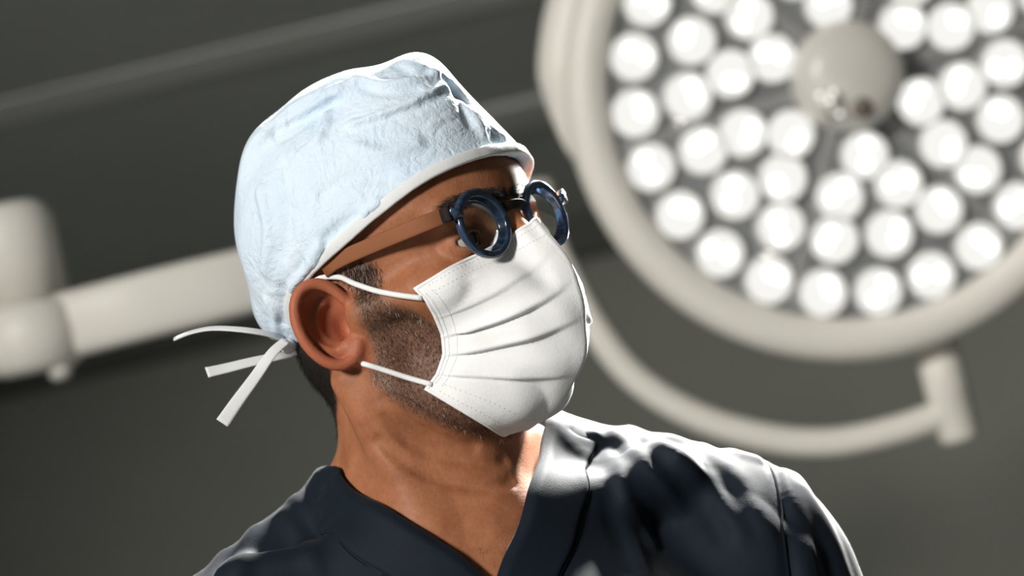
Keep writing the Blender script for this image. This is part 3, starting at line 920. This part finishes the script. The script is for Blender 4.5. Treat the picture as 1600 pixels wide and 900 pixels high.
# the top edge lies straight across cheek and nose, the lower edge along the jaw
_n = NS // 2 + 1
_t0 = on_head(np.stack([np.linspace(647, 836, _n), np.interp(np.linspace(0, 1, _n), [0, 0.47, 0.8, 1], [452, 399, 363, 339])], 1), 2.0)
_t0[-1] = (0, *_t0[-1][1:]); _k = np.linspace(0, 1, _n)[:, None] ** 1.6
_t0[:, 0] = np.minimum(_t0[:, 0], 0); _t0 = _t0 * (1 - _k) + (MV[0, :_n]) * _k
_b0 = on_head(np.stack([np.linspace(664, 785, 20), np.linspace(607, 681, 20)], 1), 2.5)
_b0 = catmull(np.concatenate([_b0[::4], [_b0[-1]], [CTR[-1] + np.array([-8, 0, 0])], [CTR[-1]]]), _n)
for i, t in enumerate(tt):
    for row, tgt, w in ((0, _t0, math.exp(-(t / 0.16) ** 2)), (NT - 1, _b0, math.exp(-((1 - t) / 0.16) ** 2))):
        D_ = (tgt - BASE0[row]) * w
        MV[i, :_n] += D_; D2 = D_[::-1].copy(); D2[:, 0] *= -1; MV[i, NS - _n:] += np.concatenate([[[0, 0, 0]], D2[1:]])
# pleats: accordion folds, deep on the cheeks, easing at the middle
du = np.gradient(MV, axis=1); dv = np.gradient(MV, axis=0)
MN = np.cross(du, dv); MN /= np.linalg.norm(MN, axis=2, keepdims=True)
if (MN[NT // 2, NS // 2] @ np.array([0, 1, 0])) < 0: MN = -MN
ss = np.abs(np.linspace(-1, 1, NS))
for i, t in enumerate(tt):
    d = np.zeros(NS)
    for k, (te, tc) in enumerate(PLEATS):
        u = t - (tc + (te - tc) * ss ** 0.9)
        d += PAMP[k] * np.exp(-np.maximum(0, -u) / 0.075) / (1 + np.exp(np.clip(u / 0.0035, -50, 50)))   # swells, then drops under the fold
    MV[i] += MN[i] * (d * np.interp(ss, [0, 0.12, 0.25, 0.5, 0.85, 0.95, 1.0], [0.02, 0.12, 0.45, 1.0, 0.75, 0.25, 0.1]))[:, None]
# slack cloth: shallow dents between the folds
_S, _T = np.meshgrid(np.linspace(-1, 1, NS), tt)
_dent = 1.3 * np.sin(_S * 7.0 + _T * 9.0 + 0.6) * np.sin(_T * 15.0 - _S * 3.0) + 0.8 * np.sin(_S * 15.0 - _T * 12.0) * np.sin(_T * 8 + 1.0) - 3.0 * np.exp(-((np.abs(_S) - 0.30) / 0.10) ** 2 - ((_T - 0.24 + 0.25 * (np.abs(_S) - 0.3)) / 0.07) ** 2)
MV += MN * (_dent * np.clip((1 - np.abs(_S)) / 0.25, 0, 1) * np.clip(_T / 0.12, 0, 1) * np.clip((1 - _T) / 0.1, 0, 1))[..., None]
_hf = np.clip(2.0 - body(MV.reshape(-1, 3).astype(np.float32)), 0, 12)
MV = (MV.reshape(-1, 3) + MN.reshape(-1, 3) * _hf[:, None]).reshape(NT, NS, 3)
F = [(i * NS + j, i * NS + j + 1, (i + 1) * NS + j + 1, (i + 1) * NS + j) for i in range(NT - 1) for j in range(NS - 1)]
MP = mesh_obj('pleated_panel', h2w(MV.reshape(-1, 3)), F, MASK, MK)
mod(MP, 'SOLIDIFY', thickness=0.0009, offset=0.0)
# bound edges: top (with the nose wire), bottom and both sides
def mask_line(i0, j0, i1, j1, n, lift=0.5):
    ii = np.linspace(i0, i1, n); jj = np.linspace(j0, j1, n)
    a = np.clip(ii.astype(int), 0, NT - 2); b = np.clip(jj.astype(int), 0, NS - 2); fa = (ii - a)[:, None]; fb = (jj - b)[:, None]
    g = lambda A: A[a, b] * (1 - fa) * (1 - fb) + A[a + 1, b] * fa * (1 - fb) + A[a, b + 1] * (1 - fa) * fb + A[a + 1, b + 1] * fa * fb
    return g(MV) + g(MN) * lift, g(MN)
for nm, a in (('top_hem', (0.6, 0, 0.6, NS - 1)), ('bottom_hem', (NT - 1.6, 0, NT - 1.6, NS - 1))):
    P, N = mask_line(*a, 70, 0.1); V, F = tube(h2w(P), 0.0006, 8, False, 2.2, N @ HA.T); mesh_obj(nm, V, F, MASK, MK)
for j in (0.4, NS - 1.4):
    P, N = mask_line(0, j, NT - 1, j, 70, 0.1); V, F = tube(h2w(P), 0.0006, 8, False, 2.0, N @ HA.T); mesh_obj('side_hem', V, F, MASK, MK)
# welded stitch dots
def dots(lines):
    VV = []; FF = []; k = 0
    for a in lines:
        n = a[4]; P, N = mask_line(*a[:4], n, 0.55)
        T = np.gradient(P, axis=0); T /= np.linalg.norm(T, axis=1, keepdims=True); B = np.cross(T, N)
        for p, t, b, nn in zip(P, T, B, N):
            c = [p + t * x + b * y - nn * 0.3 for x, y in ((-.7, -.3), (.7, -.3), (.7, .3), (-.7, .3))] + [p + t * x + b * y + nn * 0.05 for x, y in ((-.5, -.2), (.5, -.2), (.5, .2), (-.5, .2))]
            VV += c; FF += [(k + 4, k + 5, k + 6, k + 7)] + [(k + q, k + (q + 1) % 4, k + 4 + (q + 1) % 4, k + 4 + q) for q in range(4)]; k += 8
    return np.array(VV), FF
V, F = dots([(5, 3, 5, NS - 4, 62), (13, 3, 13, NS - 4, 62), (NT - 7, 3, NT - 7, NS - 4, 52), (NT - 16, 3, NT - 16, NS - 4, 52),
             (12, 1.2, NT - 14, 1.2, 44), (12, 2.6, NT - 14, 2.6, 44), (12, NS - 2.2, NT - 14, NS - 2.2, 44), (12, NS - 3.6, NT - 14, NS - 3.6, 44)])
o = mesh_obj('stitch_dots', h2w(V), F, STITCH, MK); o['kind'] = 'stuff'
# ear loops
for s in (1, -1):
    up = on_head([(660, 466), (625, 461), (590, 454), (555, 443), (528, 433)], 2.0)
    lo = on_head([(676, 601), (640, 591), (600, 578), (570, 569)], 2.0)
    back = np.array([(-80, -12, 34), (-80, -26, 18), (-78, -28, -4), (-72, -16, -20), (-68, -4, -27)], float)
    up[:, 0] -= np.array([0, 1.0, 1.5, 0.6, 0]);
    L = catmull(np.concatenate([up, back, lo[::-1]]), 70)
    L[:, 0] *= s
    V, F = tube(h2w(L), 0.0019, 10); e = mesh_obj('ear_loop', V, F, ELASTIC, MK)
    e['label'] = 'white elastic ear loop'

# ---------------------------------------------------------------- spectacles
GL = empty('eyeglasses', h2w((0, 101, 33)))
tag(GL, 'round blue eyeglasses with copper brown temples worn above the mask', 'eyeglasses')
LZ, LY, LX, WRAP = 33.0, 101.5, 33.5, math.radians(5)
for s in (-1, 1):
    ax = np.array([math.cos(WRAP), -s * math.sin(WRAP), 0]); nn = np.array([s * math.sin(WRAP), math.cos(WRAP), 0]); up = np.array([0, -0.05, 1.0])
    c = np.array([s * LX, LY - 1.0, LZ])
    prof = [(18.6, -2.4), (18.6, 1.6), (19.3, 2.4), (22.0, 2.6), (22.9, 1.9), (23.2, 0.3), (23.0, -1.8), (22.2, -2.6), (19.4, -2.8)]
    V = []; F = []; seg = 72; n = len(prof)
    for k in range(seg):
        a = 2 * math.pi * k / seg
        thick = 1.0 + 0.22 * max(0, math.sin(a))           # a little heavier above
        for r, d in prof: V.append(c + (ax * math.cos(a) + up * math.sin(a)) * (18.6 + (r - 18.6) * thick) + nn * d)
    for k in range(seg):
        for q in range(n):
            F.append((k * n + q, k * n + (q + 1) % n, ((k + 1) % seg) * n + (q + 1) % n, ((k + 1) % seg) * n + q))
    rim_o = mesh_obj('rim', h2w(np.array(V)), F, ACET, GL); rim_o['label'] = 'dark blue round rim'
    V, F = lathe([(0.05, 1.3), (9, 1.0), (18.8, 0.0), (18.8, -0.9), (9, -0.1), (0.05, 0.2)], 48)
    mesh_obj('lens', h2w(c + V[:, :1] * ax + V[:, 1:2] * up + V[:, 2:] * nn), F, GLASS, GL)
    # end piece, hinge block, temple
    def slab(name, P, hz, hx, material, parent):
        """bar along P with height hz and thickness hx"""
        V, F = tube(h2w(np.array(P)), hx * 0.001, 12, False, hz / hx, (np.array([s * 1.0, 0.15, 0]) @ HA.T))
        return mesh_obj(name, V, F, material, parent)
    slab('end_piece', [(s * 54, 99.5, 40), (s * 57, 99, 42.2), (s * 61, 97.5, 43.6)], 4.6, 2.2, ACET, GL)
    slab('hinge', [(s * 61.2, 99.6, 43.6), (s * 61.6, 97.0, 43.6), (s * 62.0, 93, 43.6)], 5.2, 2.2, DKMETAL if s < 0 else SILVER, GL)
    t = slab('temple', [(s * 62.6, 94.5, 43.6), (s * 68.5, 70, 43.0), (s * 74, 45, 42.4), (s * 77.8, 22, 41.8), (s * 78.6, 8, 41.0), (s * 79.6, -2, 38.5)], 5.3, 0.9, COPPER, GL)
    t['label'] = 'flat copper brown temple'
    slab('nose_pad_arm', [(s * 14.5, 98, 34), (s * 12.5, 94.5, 31), (s * 11, 95, 28.5)], 0.5, 0.5, SILVER, GL)
    V, F = lathe([(0.05, -1.2), (3.2, -0.8), (4.2, 0), (3.2, 0.8), (0.05, 1.2)], 20)
    b1 = np.array([0, 0.35, 0.94]); b2 = np.array([s * 0.4, 0.85, -0.3]); b3 = np.cross(b1, b2)
    mesh_obj('nose_pad', h2w(np.array([s * 10.4, 95.5, 27.5]) + V[:, :1] * b1 * 1.5 + V[:, 1:2] * b2 + V[:, 2:] * b3), F, PADM, GL)
V, F = tube(h2w(catmull([(-15.5, 100.5, 39.5), (-8, 103, 42), (0, 104, 42.6), (8, 103, 42), (15.5, 100.5, 39.5)], 24)), 0.0013, 12, False, 2.6, FW)
o = mesh_obj('bridge', V, F, DKMETAL, GL); o['label'] = 'dark metal bridge bar'

# ---------------------------------------------------------------- the operating lamp behind the man
LD = 2.90
LS = LD / FPX                                    # metres per photo pixel at the lamp
LC = cam_pt((1322 - 800) * LS, (450 - 125) * LS, LD)
_ty, _tp = math.radians(2.0), math.radians(3.0)
Ln = -FW + RT * math.tan(_ty) - UP * math.tan(_tp); Ln /= np.linalg.norm(Ln)      # the lamp looks at the man
Lx = RT - (RT @ Ln) * Ln; Lx /= np.linalg.norm(Lx); Ly = np.cross(Ln, Lx)
LAX = np.stack([Lx, Ly, Ln], 1)
def l2w(p): return LC + (np.asarray(p, float) * 0.001) @ LAX.T
LAMP = empty('operating_lamp', LC)
tag(LAMP, 'round multi-LED operating lamp with curved yoke on a white ceiling arm', 'lamp')
# housing: a shallow drum with a rounded front ring
V, F = lathe([(120, -130), (200, -122), (280, -100), (322, -70), (338, -35), (340, -5), (336, 12), (326, 22), (310, 25), (295, 20), (288, 10), (286, -6)], 96, False)
HOUS = mesh_obj('housing', l2w(V), F, LAMPW, LAMP); HOUS['label'] = 'white enamelled lamp housing'
V, F = lathe([(0.1, -131), (120, -130)], 96, False); mesh_obj('housing_back', l2w(V), F, LAMPW, LAMP)
V, F = lathe([(0.1, -4), (150, -4), (288, -4)], 96, False); PL = mesh_obj('front_pane', l2w(V), F, PLATE, LAMP); PL['label'] = 'grey front pane between the lenses'
# side module on the left of the ring
arc = [(337 * math.cos(a), 337 * math.sin(a), -40) for a in np.radians(np.linspace(128, 196, 30))]
rr = np.interp(np.linspace(0, 1, 30), [0, 0.2, 0.75, 1], [0.034, 0.034, 0.033, 0.004])
V, F = tube(l2w(arc), rr, 16); mesh_obj('side_module', V, F, LAMPW, LAMP)
# ribs
for k in range(6):
    a = math.radians(197 + 60 * k)
    d = np.array([math.cos(a), math.sin(a), 0]); q = np.array([-math.sin(a), math.cos(a), 0])
    V, F = box((60, -8, -6), (284, 8, 1.5), 1.0); W_ = V[:, :1] * d + V[:, 1:2] * q + V[:, 2:] * np.array([0, 0, 1.0])
    mesh_obj('rib', l2w(W_), F, SPOKE, LAMP, False)
# LED lenses: 6 + 12 + 18 + 24
LEDOUT = emit('led_lens_glow', (1.0, 0.985, 0.94), 0.95); LEDIN = emit('led_core_and_glint', (1.0, 0.99, 0.96), 1.8)
def led_mesh(prof, m, name):
    V, F = lathe(prof, 28, False)
    me = bpy.data.meshes.new(name); me.from_pydata([tuple(v * 0.001) for v in V], [], F); me.update()
    me.polygons.foreach_set('use_smooth', np.full(len(me.polygons), True)); me.materials.append(m); return me
ME_C = led_mesh([(30.2, -6), (30.2, 2.2), (28.6, 3.0), (27.8, 1.5)], LAMPG, 'led_ring')
ME_L = led_mesh([(0.1, 4.6), (8, 4.2), (16, 3.2), (24, 1.4), (28.2, -2)], LEDOUT, 'led_lens')
ME_D = led_mesh([(0.1, 8.4), (5.2, 7.6), (8.0, 5.6), (9.0, 2.9)], LEDIN, 'led_diode')
LQ = Matrix([[LAX[i, j] for j in range(3)] for i in range(3)]).to_4x4()
random.seed(4)
for R_, n, a0 in ((93, 6, 44.0), (140, 12, 27.0), (192, 18, 6.0), (257, 24, 9.0)):
    for k in range(n):
        a = math.radians(a0 + 360.0 * k / n)
        pos = Vector(l2w((R_ * math.cos(a), R_ * math.sin(a), 4.0)) - LC)
        l = link(bpy.data.objects.new('led_lens', ME_L), LAMP); l.location = pos; l.rotation_euler = LQ.to_euler()
        c = link(bpy.data.objects.new('led_collar', ME_C), l)
        for q in range(2):
            dd = link(bpy.data.objects.new('led_diode', ME_D), l); b = random.uniform(0, 6.28)
            rr_ = 9 if q == 0 else 13
            dd.location = (rr_ * 0.001 * math.cos(b), rr_ * 0.001 * math.sin(b), 0)
# hub with handle
hx, hy = -2, 4
V, F = lathe([(66, -5), (66, 30), (63, 46), (55, 57), (40, 64), (20, 67), (0.1, 68)], 56, False); V = V + np.array([hx, hy, 0])
HUB = mesh_obj('hub_dome', l2w(V), F, LAMPG, LAMP); HUB['label'] = 'grey domed hub in the middle of the lamp'
V, F = lathe([(13, -4), (13, 6), (11, 12), (0.1, 14)], 24, False)
mesh_obj('hub_shade_nub', l2w(V + np.array([hx + 10, hy - 38, 55])), F, simple('hub_shade_paint', (0.16, 0.13, 0.11), 0.3), LAMP)  # dark nub: the shadowed patch on the hub put in as colour
V, F = lathe([(20, -14), (21, 14), (17, 26), (8, 31), (0.1, 32)], 28, False)
HG = mesh_obj('handle_socket', l2w(V + np.array([hx - 28, hy - 34, 42])), F, simple('handle_gloss', (0.62, 0.60, 0.54), 0.12, 0, 0.8), LAMP)
for q, (x, y) in enumerate(((-14, 8), (2, 12), (10, -14), (-2, 2))):
    V, F = lathe([(0.1, 4), (2, 3), (3, 0)], 12, False); mesh_obj('handle_glint', l2w(V + np.array([hx - 28 + x, hy - 32 + y, 74])), F, LEDIN, HG)  # small glowing dots stand in for glints on the handle
# yoke: curved tube under the lamp from the bottom pivot round to the arm behind the man
def lp(px, py, d): return cam_pt((px - 800) * d / FPX, (450 - py) * d / FPX, d)
YK = catmull([lp(1490, 641, 2.97), lp(1400, 672, 2.97), lp(1300, 691, 2.97), (lp(1200, 684, 2.97)), lp(1085, 649, 2.97), lp(990, 588, 2.97), lp(925, 505, 2.97), lp(880, 420, 2.98), lp(845, 350, 2.99), lp(800, 325, 3.0)], 70)
V, F = tube(YK, 0.0185, 16); o = mesh_obj('yoke', V, F, LAMPW, LAMP); o['label'] = 'curved white yoke tube'
def shaft(name, A, B, prof, m, parent):
    A = np.asarray(A); B = np.asarray(B); t = B - A; L = np.linalg.norm(t); t /= L
    s = np.cross(t, [0.2, 0.9, 0.3]); s /= np.linalg.norm(s); b = np.cross(t, s)
    V, F = lathe(prof, 32); return mesh_obj(name, A + V[:, :1] * s + V[:, 1:2] * b + V[:, 2:] * t, F, m, parent)
A_, B_ = lp(1458, 530, 2.98), lp(1502, 690, 2.97); L_ = np.linalg.norm(B_ - A_)
shaft('yoke_pivot', A_, B_, [(0.020, 0), (0.027, 0.006), (0.027, L_ * 0.55), (0.0255, L_ * 0.56), (0.0255, L_ * 0.95), (0.020, L_)], LAMPW, LAMP)
A_, B_ = lp(820, 285, 3.0), lp(838, 375, 3.0); L_ = np.linalg.norm(B_ - A_)
shaft('yoke_joint', A_, B_, [(0.030, 0), (0.036, 0.006), (0.036, L_ - 0.006), (0.030, L_)], LAMPW, LAMP)
# spring arm to the left, elbow, drop tube and its cover
AD = 2.75
AP = catmull([lp(60, 520, AD), lp(140, 500, AD), lp(250, 472, AD), lp(400, 436, AD + 0.03), (lp(600, 388, AD + 0.12)), lp(815, 333, 3.0)], 30)
V, F = tube(AP, 0.030, 20, False, 1.28, -FW); o = mesh_obj('spring_arm', V, F, LAMPW, LAMP); o['label'] = 'thick white spring arm'
A_, B_ = lp(40, 470, AD), lp(62, 582, AD); L_ = np.linalg.norm(B_ - A_)
shaft('elbow', A_, B_, [(0.040, 0), (0.056, 0.012), (0.060, L_ * 0.5), (0.056, L_ - 0.012), (0.040, L_)], LAMPW, LAMP)
A_, B_ = lp(90, 560, AD - 0.02), lp(97, 594, AD - 0.02); L_ = np.linalg.norm(B_ - A_)
shaft('elbow_screw', A_, B_, [(0.013, 0), (0.014, L_ * 0.7), (0.008, L_)], LAMPG, LAMP)
V, F = tube(catmull([lp(60, 530, AD), lp(0, 545, AD), lp(-120, 575, AD), lp(-300, 620, AD)], 14), 0.030, 20, False, 1.1, -FW); mesh_obj('extension_arm', V, F, LAMPW, LAMP)
A_ = lp(6, 322, AD + 0.06); B_ = lp(40, 470, AD + 0.06); L_ = np.linalg.norm(B_ - A_)
shaft('drop_tube_cover', A_, B_, [(0.030, -0.002), (0.044, 0.004), (0.052, 0.022), (0.052, L_)], LAMPW, LAMP)
# the beam of the lamp
lb = bpy.data.lights.new('operating_lamp_beam', 'AREA'); lb.shape = 'DISK'; lb.size = 0.5; lb.energy = 26; lb.color = (1.0, 0.98, 0.93); lb.spread = math.radians(60)
lbo = bpy.data.objects.new('operating_lamp_beam', lb); SC.collection.objects.link(lbo); lbo.location = Vector(l2w((0, 0, 80))); aim(lbo, cam_pt(0.02, -0.1, 1.62))
lbo.parent = None
